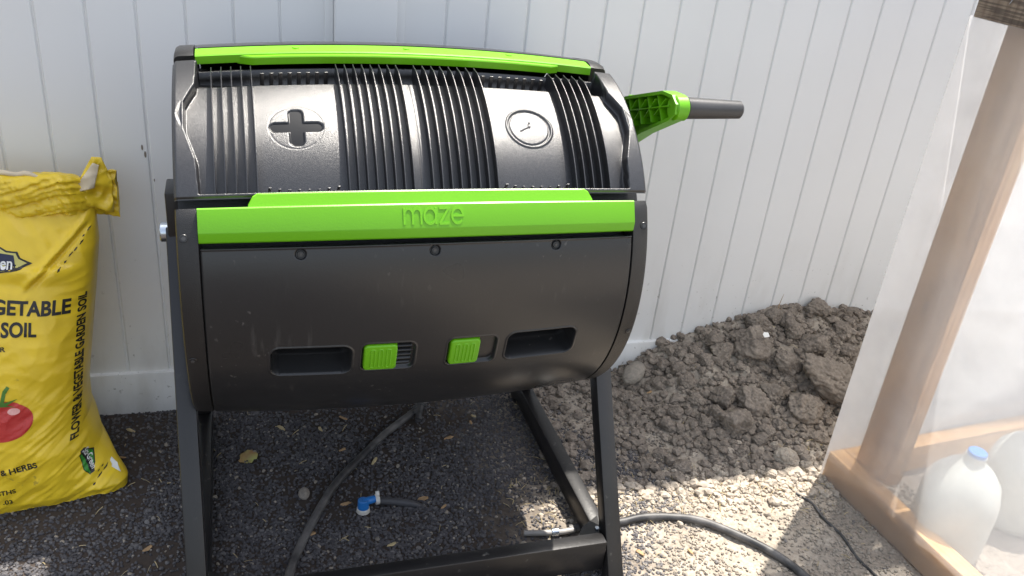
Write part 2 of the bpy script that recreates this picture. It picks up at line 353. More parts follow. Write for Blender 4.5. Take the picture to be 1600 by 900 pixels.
def near_label(k):
    """where a small clod sits next to a clod one can name"""
    x, y, r_ = CLODS[k]; c0 = Vector((x, y, hgt(x, y))); R3, U3 = Vector(cr), Vector(cu); opts = []
    names = {0: "the big upper middle clod", 5: "the big round clod low on the right", 6: "the largest flat slab"}
    for i, b in enumerate(BIG): names[b] = "the " + (ORD[i] if i < 6 else ORD[i - len(BIG)]) + " big clod"
    for b, nm in names.items():
        d = Vector((CLODS[b][0], CLODS[b][1], hgt(*CLODS[b][:2]))); v = c0 - d; a, u_ = v.dot(R3), v.dot(U3)
        w_ = ("right of" if a > 0 else "left of") if abs(a) > abs(u_) else ("above" if u_ > 0 else "below")
        opts.append((v.length, w_, nm))
    for L_, w_, nm in sorted(opts):
        t = "small brown clod " + ("just " if L_ < .055 else "a little ") + w_ + " " + nm
        if t not in USED: USED.add(t); return t
    return "small brown clod on the soil heap"
for k, (x, y, r_) in enumerate(CLODS):
    if k == 6: lab, grp = "largest flat slab of brown soil, high on the heap beside the plastic sheet", None
    elif k == 0: lab, grp = "big crumbly clod in the upper middle of the soil heap against the fence", None
    elif k == 5: lab, grp = "big round clod low on the right of the soil heap near the timber corner", None
    elif r_ > .028: i_ = BIG.index(k); lab, grp = "big brown clod, " + (ORD[i_] if i_ < 6 else ORD[i_ - len(BIG)]) + " on the soil heap's slope", "large clods on the soil heap"
    elif y < -.40: lab, grp = ORD2[FOOT.index(k)] + " small pale clod in the strip along the foot of the soil heap", "small clods at the foot of the heap"
    else: lab, grp = near_label(k), "small clods on the soil heap"
    clod_place("soil_clod", x, y, r_ * .98, k, M_dry_lit if y < -.40 else M_clod, lab, "clod", grp, sc=(1.2, .9, .6) if k == 6 else (1, .95, .8))
clod_place("rock", 1.262, -.062, .034, 91, M_rock, "smooth pale oblong rock at the left end of the soil heap", "rock", None, sc=(1.35, .8, .62), lump=.28, rz=.75, sink=.45)
clod_place("stone", .431, -.338, .012, 92, M_rock, "small pale stone on dark gravel left of the black tube", "stone", None, sc=(1.2, .9, .7), lump=.4)

# ------------------------------------------------------------------ vinyl fence
ft = empty("vinyl_fence", (0, 0, 0), "white vinyl privacy fence of vertical grooved boards behind the composter", "fence")
SP = .0836; FH = 1.75
def boards(x0, x1, first, name="board_panel"):
    g = []; k = math.ceil((x0 + .004 - first) / SP)
    pts = [(x0, 0.0)]
    while first + k * SP < x1 - .004:
        c = first + k * SP; pts += [(c - .0040, 0), (c - .0030, .0008), (c - .0013, .0044), (c + .0013, .0044), (c + .0030, .0008), (c + .0040, 0)]; k += 1
    pts += [(x1, 0), (x1, .022), (x0, .022)]
    V = [(x, y, z) for z in (.09, FH - .04) for x, y in pts]; n_ = len(pts)
    F = [(i, (i + 1) % n_, n_ + (i + 1) % n_, n_ + i) for i in range(n_)]
    mk(name, V, F, M_vinyl, ft, smooth=False)
boards(-2.2, .501, 0.0); boards(.651, 6.0, .6527)
bm = bmesh.new(); bm_box(bm, (.517, -.034, -.05), (.634, .083, FH + .06), .004); bmo("post", bm, M_vinyl, ft)
for a, b in ((.500, .5165), (.6345, .6530)):
    bm = bmesh.new(); bm_box(bm, (a, -.007, .104), (b, .03, FH - .045), .0015); bmo("channel_trim", bm, M_vinyl, ft)
for a, b in ((-2.2, .5165), (.6345, 6.0)):
    bm = bmesh.new(); bm_box(bm, (a, -.010, -.03), (b, .032, .104), .0025); bmo("bottom_rail", bm, M_vinyl, ft)
    bm = bmesh.new(); bm_box(bm, (a, -.010, FH - .045), (b, .032, FH), .0025); bmo("top_rail", bm, M_vinyl, ft)

# ------------------------------------------------------------------ compost tumbler
AL = .015981; R0 = .29477; ZC = .58224; HH = .34578; BU = .017457
ct = empty("compost_tumbler", (.59691, -.32912, 0), "black and lime green compost tumbler drum on a black steel stand", "composter", None, AL)
def Rr(u): return R0 + BU * (1 - min(1, (u / HH) ** 2))
def D(u, th, off=0.0):
    rr = Rr(u) + off; a = math.radians(th); return (u, min(.268, -rr * math.cos(a)), ZC + rr * math.sin(a))
def grid(name, us, ths, fn, mats, parent, mi=None, auto=None):
    V = [D(*fn(u, t)) for t in ths for u in us]; n_ = len(us)
    F = [(j * n_ + i, j * n_ + i + 1, (j + 1) * n_ + i + 1, (j + 1) * n_ + i) for j in range(len(ths) - 1) for i in range(n_ - 1)]
    idx = None
    if mi: idx = [mi(.5 * (us[i] + us[i + 1]), .5 * (ths[j] + ths[j + 1])) for j in range(len(ths) - 1) for i in range(n_ - 1)]
    return mk(name, V, F, mats, parent, midx=idx, auto=auto)
def lin(a, b, n_): return [a + (b - a) * i / n_ for i in range(n_ + 1)]
SC = .3118
def rr_sdf(u, th, uc, tc_, hu, hs, r_):
    x = abs(u - uc) - (hu - r_); y = abs(math.radians(th - tc_) * SC) - (hs - r_)
    return math.hypot(max(x, 0), max(y, 0)) + min(max(x, y), 0) - r_
PANS = [(-.173, -15.4, .0575, .0285, .014), (.180, -14.4, .057, .0285, .014)]
VENTS = [(-.0615, -14.8, .0395, .0275, .010), (.067, -14.7, .0385, .0280, .010)]
SCR = [(-.186, 17.2), (.001, 17.2), (.187, 17.5)]
def panel_fn(u, th):
    o = .0016 * sstep(18.55, 18.85, th) - .0090 * sstep(19.05, 19.3, th) ** 1.5 - .002 * sstep(.3135, .3158, abs(u))
    for pn in PANS:
        d = rr_sdf(u, th, *pn)
        if d < .004: o += .0013 * (sstep(.004, .002, d) - sstep(.001, 0, d)) - .036 * sstep(0, -.0012, d) - .022 * sstep(-.001, -.010, d)
    for k, pn in enumerate(VENTS):
        d = rr_sdf(u, th, *pn)
        if d < .004:
            o += .0008 * (sstep(.004, .002, d) - sstep(.001, 0, d)) - .0065 * sstep(0, -.0012, d)
            if k == 0 and u > pn[0] and d < -.004:      # louvre slots
                s_ = (math.radians(th - pn[1]) * SC / .0092 + .5) % 1.0
                o -= .012 * (sstep(.14, .28, s_) - sstep(.72, .86, s_))
    for su, st in SCR:
        d = math.hypot(u - su, math.radians(th - st) * SC)
        o -= .0040 * sstep(.0082, .0070, d)
    return u, th, o
us = lin(-.3158, .3158, 760)
ths = lin(-75, -23, 40) + lin(-22.8, -7, 100) + lin(-6.5, 15.2, 18) + lin(15.4, 19.3, 28)
grid("front_panel", us, ths, panel_fn, [M_panel, M_pan_shade], ct, lambda u, t: 1 if min(rr_sdf(u, t, *pn) for pn in PANS) < -.0022 else 0)
for k, (su, st) in enumerate(SCR):
    bm = bmesh.new(); a, b = Vector(D(su, st, -.006)), Vector(D(su, st, -.0012)); cyl(bm, a, b, .0052, None, 20, .0008)
    s_ = bmo("screw", bm, M_steel, ct)
    bm = bmesh.new(); cyl(bm, b + Vector((0, .0004, 0)), b + (b - a).normalized() * .0006, .0020, None, 6); bmo("screw_socket", bm, M_rubber, s_)
# slider vents
for k, (a, b) in enumerate(((-.0985, -.0480), (.0315, .0795))):
    c = VENTS[k]; um = (a + b) / 2; hu = (b - a) / 2
    def slider_fn(u, th):
        d = rr_sdf(u, th, um, c[1], hu, .0262, .007); o = .0030 - .009 * sstep(-.0012, .0002, d) - .0008 * sstep(-.003, -.001, d)
        s_ = math.radians(th - c[1]) * SC
        for q_ in (-.0115, 0, .0115):
            e = math.hypot(u - um - q_, max(0, abs(s_) - .016)); o += .0011 * (sstep(.0042, .0030, e) - sstep(.0028, .0012, e))
        return u, th, o
    grid("vent_slider", lin(a, b, 90), lin(c[1] - 4.86, c[1] + 4.86, 90), slider_fn, M_green, ct)
# lid
def inner(th): return interp(th, [(32, .314), (43, .317), (52.5, .331), (61, .331), (68, .316), (80, .313)])
CR = (-.181, 53.6); CK = (.167, 53.9)
def cross_sdf(u, th):
    x = abs(u - CR[0]); y = abs(math.radians(th - CR[1]) * .303)
    def rb(x, y, a, b, r_):
        X = x - (a - r_); Y = y - (b - r_); return math.hypot(max(X, 0), max(Y, 0)) + min(max(X, Y), 0) - r_
    return min(rb(x, y, .0375, .0088, .0085), rb(x, y, .0105, .0330, .008))
def lid_fn(u, th):
    au = abs(u); e = inner(th); s_ = math.radians(1) * .3
    f = sstep(e, e - .0022, au) * sstep(33.2, 33.7, th)
    o = -.0185 * f
    o -= .024 * sstep(70.6, 71.1, th) * sstep(.314, .312, au) * sstep(79.6, 79.2, th)
    d = cross_sdf(u, th); o -= .0022 * sstep(.0006, -.0010, d)
    rc = math.hypot(u - CR[0], math.radians(th - CR[1]) * .303); o -= .0005 * (sstep(.0385, .0380, rc) - sstep(.0374, .0368, rc))
    rc = math.hypot(u - CK[0], math.radians(th - CK[1]) * .303); o += .0016 * (sstep(.0385, .0370, rc) - sstep(.0352, .0340, rc)) - .0014 * (sstep(.0344, .0338, rc) - sstep(.0318, .0308, rc))
    x = u - CK[0]; y = math.radians(th - CK[1]) * .303
    for (x0, y0, x1, y1) in ((-.014, -.008, .0, .0), (0, 0, .0015, .009)):
        dx, dy = x1 - x0, y1 - y0; t = min(1, max(0, ((x - x0) * dx + (y - y0) * dy) / (dx * dx + dy * dy))); dd = math.hypot(x - x0 - t * dx, y - y0 - t * dy)
        o -= .0012 * sstep(.0016, .0006, dd)
    if f > .9: o -= .0008 * sstep(.0012, .0004, abs(u + .0095))
    # little triangle on the left and right border
    if au > .333 and abs(th - 57) < 5: o -= .0015 * sstep(0, .002, .0085 * (1 - abs(th - 57) / 4.5) - (au - .3335)) * sstep(.3325, .3345, au)
    o -= .006 * sstep(.3400, .3458, au) ** 2 + .003 * sstep(32.7, 32.2, th)
    return u, th, o
us = lin(-.3458, .3458, 560); ths = lin(31.9, 34.2, 12) + lin(34.5, 70.2, 150) + lin(70.4, 80.4, 50)
def lid_mi(u, th): return 1 if cross_sdf(u, th) < -.0005 else 0
lid = grid("lid", us, ths, lid_fn, [M_lid, M_smooth], ct, lid_mi)
def fins(ulist):
    V = []; F = []
    for u0 in ulist:
        o = len(V); N = 48
        for j in range(N + 1):
            th = 33.4 + (77.6 - 33.4) * j / N
            top = -.0015 - .0045 * sstep(72, 77.6, th); bot = -.021 if th < 70.8 else -.030
            for (du, of) in ((-.0010, bot), (-.00085, top - .0003), (-.0005, top), (.0005, top), (.0010, bot)): V.append(D(u0 + du, th, of))
        for j in range(N):
            for k in range(4): F.append((o + j * 5 + k, o + j * 5 + k + 1, o + (j + 1) * 5 + k + 1, o + (j + 1) * 5 + k))
        F.append(tuple(o + N * 5 + k for k in range(5)))
    return V, F
for ul in (lin(-.293, -.238, 4), lin(-.1150, -.0240, 7), lin(.0035, .1005, 7), lin(.2255, .2820, 4)):
    V, F = fins(ul); mk("cooling_fins", V, F, M_lid, ct, auto=40)
# short stubs in the top gutter and along the lip
bm = bmesh.new()
for a, b, n_ in ((-.2225, -.1300, 7), (.1140, .2120, 7)):
    for u0 in lin(a, b, n_):
        A = Vector(D(u0, 75.2, -.036)); B = Vector(D(u0, 75.2, -.012)); bm_bar(bm, A, B, .0022, .006, .0005, up=Vector((1, 0, 0))); bmo("rib_stub", bm, M_lid, ct); bm = bmesh.new()
    for j, u0 in enumerate(lin(a, b, n_)):
        h_ = .006 if j in (0, n_) else (.003 if j in (1, n_ - 1) else .0012)
        A = Vector(D(u0, 34.0, -.016)); B = Vector(D(u0, 34.0 + h_ * 190, -.016 + .0135 * (h_ / .006)))
        bm_bar(bm, A, Vector(D(u0, 34.0 + h_ * 100, -.010 + h_)), .0018, .004, .0004, up=Vector((1, 0, 0))); bmo("rib_stub", bm, M_lid, ct); bm = bmesh.new()
bm.free()
# green bars
def profile_strip(name, us_, prof, mat, endcap=True):
    """prof(u) -> list of (theta, off)"""
    V = []; F = []; n_ = len(prof(0))
    for u in us_: V += [D(u, t, o) for t, o in prof(u)]
    for i in range(len(us_) - 1):
        for k in range(n_ - 1): F.append((i * n_ + k, (i + 1) * n_ + k, (i + 1) * n_ + k + 1, i * n_ + k + 1))
    F.append(tuple(range(n_))); F.append(tuple((len(us_) - 1) * n_ + k for k in range(n_ - 1, -1, -1)))
    return mk(name, V, F, mat, ct, auto=24)
bar = profile_strip("front_green_bar", lin(-.3172, .3160, 60), lambda u: [(20.5, -.012), (20.6, .0005), (20.9, .0030), (22.9, .0085), (23.3, .0090), (29.1, .0090), (29.5, .0075), (29.6, .003), (29.7, -.012)], M_green)
def lip_prof(u):
    k = min(1, max(0, (.2495 - abs(u + .003)) / .013)); t = 29.6 + .15 + 3.2 * math.sin(k * math.pi / 2) ** .8
    return [(29.2, -.012), (29.3, .0058), (t - .35, .0052), (t, .0040), (t + .02, -.014)]
profile_strip("front_green_lip", lin(-.2520, .2460, 80), lip_prof, M_green)
topbar = profile_strip("top_green_bar", lin(-.3150, .3100, 60), lambda u: [(81.9, -.010), (82.1, .0015), (82.5, .0030), (87.5, .0030), (89.0, .0020), (89.3, .0), (89.3, -.010)], M_green)
def tl_prof(u):
    k = min(1, max(0, (.2560 - abs(u)) / .02)); w_ = 1.7 * k + .05
    return [(82.3 - w_, -.012), (82.35 - w_, -.0015), (82.6 - w_, .0003), (82.6, .0003), (82.6, -.012)]
profile_strip("top_green_lip", lin(-.2560, .2500, 70), tl_prof, M_green)
for u0 in (-.17, 0, .17):
    bm = bmesh.new(); A = Vector(D(u0, 86.0, .0025)); B = Vector(D(u0, 86.0, .0040)); cyl(bm, A, B, .0052, None, 18, .0004); bmo("screw_cover", bm, M_green, topbar)
# raised maker's name on the front bar: m a z e, drawn as strokes
def strokes():
    A = lambda cx, cy, rx, ry, a0, a1, n_=14: [(cx + rx * math.cos(math.radians(a0 + (a1 - a0) * i / n_)), cy + ry * math.sin(math.radians(a0 + (a1 - a0) * i / n_))) for i in range(n_ + 1)]
    s_ = [[(0, 0), (0, 1)], [(0, .6)] + A(.33, .62, .33, .38, 180, 0) + [(.66, 0)], [(.66, .6)] + A(.99, .62, .33, .38, 180, 0) + [(1.32, 0)]]
    s_ += [A(2.02, .5, .46, .5, 0, 360, 26), [(2.48, 1), (2.48, 0)]]
    s_ += [[(2.78, 1), (3.5, 1), (2.78, 0), (3.5, 0)]]
    s_ += [[(3.76, .5), (4.62, .5)] + A(4.2, .5, .44, .5, 0, 318, 24)]
    return s_
V = []; F = []
for ln in strokes():
    for (x0, y0), (x1, y1) in zip(ln, ln[1:]):
        L_ = math.hypot(x1 - x0, y1 - y0)
        if L_ < 1e-5: continue
        nx_, ny_ = -(y1 - y0) / L_ * .085, (x1 - x0) / L_ * .085; ex, ey = (x1 - x0) / L_ * .05, (y1 - y0) / L_ * .05
        q4 = [(x0 - ex - nx_, y0 - ey - ny_), (x1 + ex - nx_, y1 + ey - ny_), (x1 + ex + nx_, y1 + ey + ny_), (x0 - ex + nx_, y0 - ey + ny_)]; o = len(V)
        for of in (.0083, .0099):
            k = 1 if of < .009 else .72
            mx_ = sum(a for a, b in q4) / 4; my_ = sum(b for a, b in q4) / 4
            for a, b in q4:
                a = mx_ + (a - mx_) * (1 if k == 1 else .96); b = my_ + (b - my_) * (1 if k == 1 else .96)
                V.append(D(-.044 + a * .0182, 24.2 + b * 3.9, of))
        F += [(o + 4, o + 5, o + 6, o + 7)] + [(o + i, o + (i + 1) % 4, o + 4 + (i + 1) % 4, o + 4 + i) for i in range(4)]
mk("raised_lettering", V, F, M_green, bar, smooth=False)
# drum body behind, rear shell, end caps
V = []; F = []; N = 96
for u, of in ((-.343, -.045), (-.343, -.034), (.343, -.034), (.343, -.045)):
    for k in range(N): V.append(D(u, 360 * k / N, of))
for i in range(3):
    for k in range(N): F.append((i * N + k, i * N + (k + 1) % N, (i + 1) * N + (k + 1) % N, (i + 1) * N + k))
F.append(tuple(range(N))); F.append(tuple(3 * N + k for k in range(N)))
mk("drum_core", V, F, M_black, ct, auto=30)
grid("rear_shell", lin(-.3158, .3158, 40), lin(89.6, 286, 90), lambda u, t: (u, t, -.001 + .0035 * sstep(97, 91, t)), M_panel, ct)
for sgn in (-1, 1):
    prof = [(.3166, -.030), (.3166, -.003), (.3180, -.0003), (.3395, 0), (.3440, -.002), (.3458, -.007), (.3458, -.030), (.3458, -.060)]
    ths = lin(85.5, 388.5 + 1.2, 150); V = []; F = []; n_ = len(prof)
    for t in ths:
        e_ = .004 * (sstep(88, 85.5, t) + sstep(388.5, 389.7, t))
        for a, o_ in prof: V.append(D(sgn * a, t, o_ - e_ + (.0015 * sstep(100, 88, t))))
    for j in range(len(ths) - 1):
        for k in range(n_ - 1): F.append((j * n_ + k, j * n_ + k + 1, (j + 1) * n_ + k + 1, (j + 1) * n_ + k))
    F.append(tuple(range(n_))); F.append(tuple((len(ths) - 1) * n_ + k for k in range(n_)))
    cp = mk("end_cap", V, F, M_black, ct, auto=30)
    for st in (22.0, -14.2):
        bm = bmesh.new(); A = Vector(D(sgn * .336, st, -.001)); B = Vector(D(sgn * .336, st, .0012)); cyl(bm, A, B, .0058, None, 18, .0006)
        s_ = bmo("screw", bm, M_steel, cp)
        bm = bmesh.new(); cyl(bm, B - (B - A) * .1, B + (B - A).normalized() * .0007, .0030, None, 6); bmo("screw_socket", bm, M_rubber, s_)
# axle
bm = bmesh.new(); cyl(bm, (-.3880, 0, ZC), (-.30, 0, ZC), .0165, None, 28, .0015); bmo("axle", bm, M_zinc, ct)
bm = bmesh.new(); cyl(bm, (.34, 0, ZC), (.42, 0, ZC), .0150, None, 28, .0015); bmo("axle", bm, M_zinc, ct)
# stand
FV = -.35261; T = .034
for sgn in (-1, 1):
    ut = sgn * .3660 if sgn > 0 else -.3625; uf = .3655 if sgn > 0 else -.3540
    for fy, nm in ((FV, "front_leg"), (.262, "rear_leg")):
        bm = bmesh.new(); bm_bar(bm, (uf, fy, .0), (ut, fy * .02, ZC + .01), T * .9, T, .003, up=Vector((0, 1, .3))); bmo(nm, bm, M_steel, ct)
    bm = bmesh.new(); bm_box(bm, (uf - T * .45, FV + .045, .012), (uf + T * .45, .262, .062), .003); bmo("side_rail", bm, M_steel, ct)
    bm = bmesh.new(); bm_box(bm, (ut - .004 + sgn * .0165, -.035, ZC - .07), (ut + .004 + sgn * .0165, .035, ZC + .085), .003)
    if sgn < 0:
        bm.free(); bm = bmesh.new(); bm_box(bm, (-.3745, -.030, ZC - .075), (-.3500, .034, ZC + .080), .003); bmo("bearing_plate", bm, M_steel, ct)
    else: bmo("bearing_plate", bm, M_steel, ct)
    bm = bmesh.new()      # corner gusset lying over the joint
    z_ = .066; v4 = [(uf - sgn * .018, FV + .02, z_), (uf - sgn * .070, FV + .045, z_), (uf - sgn * .040, FV + .085, z_), (uf - sgn * .0, FV + .11, z_)]
    lo_ = [bm.verts.new(p_) for p_ in v4]; hi_ = [bm.verts.new((a, b, c + .006)) for a, b, c in v4]
    bm.faces.new(lo_); bm.faces.new(hi_[::-1])
    for i in range(4): bm.faces.new((lo_[i], lo_[(i + 1) % 4], hi_[(i + 1) % 4], hi_[i]))
    gp = bmo("corner_plate", bm, M_steel, ct, smooth=False)
    for q_ in ((uf - sgn * .050, FV + .050), (uf - sgn * .014, FV + .075)):
        bm = bmesh.new(); cyl(bm, (q_[0], q_[1], z_ + .005), (q_[0], q_[1], z_ + .010), .0048, None, 6, .0006); bmo("bolt", bm, M_zinc, gp)
bm = bmesh.new(); bm_box(bm, (-.338, FV + .020, .024), (.348, FV + .048, .091), .0028); bmo("front_bar", bm, M_steel, ct)
# crank arm with open lattice, and its grip
uA, uB = .400, .424
out = [(-.005, .772), (-.020, .806), (.0, .822), (.135, .869), (.170, .872), (.188, .862), (.190, .846), (.172, .830), (.085, .782), (.03, .745), (.018, .585), (-.018, .575), (-.024, .70)]
poly = [(-a, b) for a, b in out]      # local y is away from the camera
V = []; F = []; n_ = len(poly)
cx_ = sum(a for a, b in poly) / n_; cy_ = sum(b for a, b in poly) / n_
def inset(poly, d):
    r_ = []
    for i, (x, y) in enumerate(poly):
        a = Vector(poly[i - 1]); b = Vector((x, y)); c = Vector(poly[(i + 1) % len(poly)])
        n1 = (b - a).normalized(); n2 = (c - b).normalized(); m_ = Vector((-(n1.y + n2.y), n1.x + n2.x)); m_.normalize(); k = max(.35, m_.dot(Vector((-n1.y, n1.x))))
        r_.append(tuple(b + m_ * (d / k)))
    return r_
ar = sum(poly[i - 1][0] * poly[i][1] - poly[i][0] * poly[i - 1][1] for i in range(n_)); sg = 1 if ar > 0 else -1
pin = inset(poly, .0055 * sg)
for ring, uu in ((poly, uA), (poly, uB), (pin, uA), (pin, uB - .005)):
    V += [(uu, a, b) for a, b in ring]
for i in range(n_):
    j = (i + 1) % n_
    F += [(i, j, n_ + j, n_ + i), (i, j, 2 * n_ + j, 2 * n_ + i), (2 * n_ + i, 2 * n_ + j, 3 * n_ + j, 3 * n_ + i)]
F += [tuple(n_ + k for k in range(n_)), tuple(3 * n_ + k for k in range(n_))]
bm = bmesh.new(); vv = [bm.verts.new(v) for v in V]
for f in F: bm.faces.new([vv[i] for i in f])
arm = bmo("crank_arm", bm, M_green, ct, auto=30)
bm = bmesh.new()
ax0, ax1 = Vector((uA + .011, -.0, .795)), Vector((uA + .011, -.163, .852))
web = []
bm_bar(bm, ax0, ax1, .020, .0022, .0003, up=Vector((0, 0, 1)))
for k in range(4):
    c = ax0.lerp(ax1, .16 + k * .215); hh_ = .031 - .002 * k
    for dy in (-.016, .016):
        bm_bar(bm, c + Vector((0, dy * .9, -hh_ * .75)), c + Vector((0, -dy, hh_ * .75)), .0020, .018, .0003, up=Vector((1, 0, 0)))
bmo("arm_lattice", bm, M_green, arm)
bm = bmesh.new(); cyl(bm, (uA + .004, -.172, .8515), (uA + .0255, -.172, .8515), .0205, .0205, 32, .002); bmo("grip_socket", bm, M_green, arm)
bm = bmesh.new(); cyl(bm, (uA + .024, -.172, .8515), (uA + .128, -.172, .8500), .0175, .0145, 32, .003); bmo("grip", bm, M_rubber, ct)

# ------------------------------------------------------------------ greenhouse frame with plastic
GY = math.radians(5.3)
gh = empty("greenhouse_frame", (1.566, -.454, 0), "timber cold frame wrapped in milky plastic sheet, standing at the right", "greenhouse", None, GY)
# local x to the right along the back, local -y towards the camera
def gbox(name, lo, hi, mat, bev=.002, parent=gh, along='z'):
    """timber whose grain runs along its own z: built upright, then turned"""
    c = Vector([(a + b) / 2 for a, b in zip(lo, hi)]); d = Vector([b - a for a, b in zip(lo, hi)])
    bm = bmesh.new()
    if along == 'z': s_ = (d.x, d.y, d.z); rot = (0, 0, 0)
    elif along == 'x': s_ = (d.z, d.y, d.x); rot = (0, math.radians(90), 0)
    else: s_ = (d.x, d.z, d.y); rot = (math.radians(90), 0, 0)
    bm_box(bm, (-s_[0] / 2, -s_[1] / 2, -s_[2] / 2), (s_[0] / 2, s_[1] / 2, s_[2] / 2), bev)
    o = bmo(name, bm, mat, parent); o.location = c; o.rotation_euler = rot; return o
W_, Dp, GH = 1.3, 1.15, 1.10
gbox("side_base_rail", (0, -Dp, .0), (.040, 0, .070), M_woodh, along='y')
gbox("back_base_rail", (.0405, -.040, .0), (W_, 0, .070), M_woodh, along='x')
gbox("corner_post", (.0405, -.135, .0705), (.0785, -.040, 1.06), M_wood)
gbox("side_top_rail", (0, -Dp, 1.012), (.040, 0, 1.10), M_old, along='y')
gbox("back_top_rail", (.0405, -.040, 1.012), (W_, 0, 1.10), M_old, along='x')
gbox("corner_post", (W_ - .04, -.135, .0705), (W_ - .001, -.041, 1.011), M_wood)
def film_mat(name, lo, hi):
    m = bpy.data.materials.new(name); m.use_nodes = True
    n, l = m.node_tree.nodes, m.node_tree.links; n.remove(n["Principled BSDF"])
    tr = n.new("ShaderNodeBsdfTransparent"); tr.inputs[0].default_value = (.96, .97, .99, 1); tl = n.new("ShaderNodeBsdfTranslucent"); tl.inputs[0].default_value = (.88, .89, .91, 1)
    df = n.new("ShaderNodeBsdfDiffuse"); df.inputs[0].default_value = (.86, .87, .89, 1); gl = n.new("ShaderNodeBsdfGlossy"); gl.inputs["Roughness"].default_value = .14
    a1 = n.new("ShaderNodeMixShader"); a2 = n.new("ShaderNodeMixShader"); a3 = n.new("ShaderNodeMixShader")
    l.new(tl.outputs[0], a1.inputs[1]); l.new(df.outputs[0], a1.inputs[2]); a1.inputs[0].default_value = .35
    tcx = n.new("ShaderNodeTexCoord"); nz = n.new("ShaderNodeTexNoise"); nz.inputs["Scale"].default_value = 4; nz.inputs["Detail"].default_value = 6; l.new(tcx.outputs["Object"], nz.inputs[0])
    mr = n.new("ShaderNodeMapRange"); mr.inputs[1].default_value = .3; mr.inputs[2].default_value = .7; mr.inputs[3].default_value = lo; mr.inputs[4].default_value = hi; l.new(nz.outputs[0], mr.inputs[0])
    l.new(mr.outputs[0], a2.inputs[0]); l.new(tr.outputs[0], a2.inputs[1]); l.new(a1.outputs[0], a2.inputs[2])
    rd = n.new("ShaderNodeTexNoise"); rd.noise_type = 'RIDGED_MULTIFRACTAL'; rd.inputs["Scale"].default_value = 5; rd.inputs["Detail"].default_value = 3; l.new(tcx.outputs["Object"], rd.inputs[0])
    bp = n.new("ShaderNodeBump"); bp.inputs["Strength"].default_value = .5; bp.inputs["Distance"].default_value = .01; l.new(rd.outputs[0], bp.inputs["Height"])
    for q_ in (gl, df): l.new(bp.outputs[0], q_.inputs["Normal"])
    fr = n.new("ShaderNodeFresnel"); fr.inputs[0].default_value = 1.45; l.new(fr.outputs[0], a3.inputs[0]); l.new(a2.outputs[0], a3.inputs[1]); l.new(gl.outputs[0], a3.inputs[2])
    l.new(a3.outputs[0], n["Material Output"].inputs[0]); return m
M_side, M_back, M_roof = film_mat("thin_plastic_film", .34, .50), film_mat("milky_plastic_film", .62, .80), film_mat("unseen_roof_film", .30, .42)
def film(name, P, Ux, Uy, nu, nv, amp, mat):
    V = []; P, Ux, Uy = Vector(P), Vector(Ux), Vector(Uy); N_ = Ux.cross(Uy).normalized()
    for j in range(nv + 1):
        for i in range(nu + 1):
            a, b = i / nu, j / nv; c = P + Ux * a + Uy * b
            e = min(1, 8 * min(a, 1 - a), 10 * min(b, 1 - b))
            d = amp * e * (noise.fractal((c.x * 3 + 2, c.y * 4, c.z * 1.6), 1, 2, 3) + .45 * abs(noise.noise((c.x * 2 + c.z * 9, c.y * 9 - c.z * 5, 1))) - .3 * abs(noise.noise((c.x * 7 - c.z * 3, c.y * 5 + c.z * 12, 6))))
            d = max(0.0, d + .0015) if N_.x < -.5 else (min(0.0, d) if N_.y < -.5 else d)   # never into the timber
            V.append(c + N_ * d)
    F = [(j * (nu + 1) + i, j * (nu + 1) + i + 1, (j + 1) * (nu + 1) + i + 1, (j + 1) * (nu + 1) + i) for j in range(nv) for i in range(nu)]
    return mk(name, V, F, mat, gh)
film("side_plastic_sheet", (-.003, .003, .004), (0, -Dp, 0), (0, 0, 1.010), 110, 100, .010, M_side)
film("back_plastic_sheet", (-.003, .003, .004), (W_, 0, 0), (0, 0, 1.010), 110, 100, .010, M_back)
film("unseen_roof_sheet", (-.004, .004, 1.104), (W_, 0, 0), (0, -Dp, .0), 40, 40, .006, M_roof)  # unseen roof, added to diffuse the sun falling inside
for a, b, c_ in ((.010, -.02, .3), (.030, -.065, -.5), (.026, -.10, .2)):
    bm = bmesh.new(); cyl(bm, (-.002, b, 1.05 + c_ * .01), (-.0025 - .001, b - .012, 1.05 - c_ * .02 + .012), .0009, None, 8); bmo("staple", bm, M_zinc, gh)
# jugs of water inside
def jug(x, y, label, rz):
    r_ = empty("water_jug", (x, y, .0), label, "jug", "water jugs inside the greenhouse", rz)
    prof = [(0, .002), (.062, .0), (.072, .006), (.0755, .02), (.0755, .12), (.073, .145), (.063, .172), (.045, .195), (.028, .209), (.0205, .216), (.0195, .222), (.0195, .230)]
    V = []; F = []; N = 40
    for q_, z_ in prof:
        for k in range(N):
            a = 2 * math.pi * k / N; k4 = 1 - .045 * math.cos(4 * a) * min(1, q_ / .07) * (z_ < .17)
            V.append((q_ * k4 * math.cos(a), q_ * k4 * math.sin(a), z_))
    for i in range(len(prof) - 1):
        for k in range(N): F.append((i * N + k, i * N + (k + 1) % N, (i + 1) * N + (k + 1) % N, (i + 1) * N + k))
    F.append(tuple((len(prof) - 1) * N + k for k in range(N)))
    b_ = mk("body", V, F, M_jug, r_, auto=50)
    V, F = tube([(.066, 0, .118), (.088, 0, .125), (.086, 0, .160), (.062, 0, .186), (.030, 0, .206)], .0085, 10); mk("handle", V, F, M_jug, r_)
    bm = bmesh.new(); cyl(bm, (0, 0, .219), (0, 0, .238), .0190, .0180, 30, .0015)
    bmo("cap", bm, M_bluep, r_)
jug(1.695, -.690, "milky one gallon water jug with blue cap, nearest to the timber base rail", .9)
jug(1.905, -.640, "milky water jug cut by the right picture edge, standing farther right", .6)

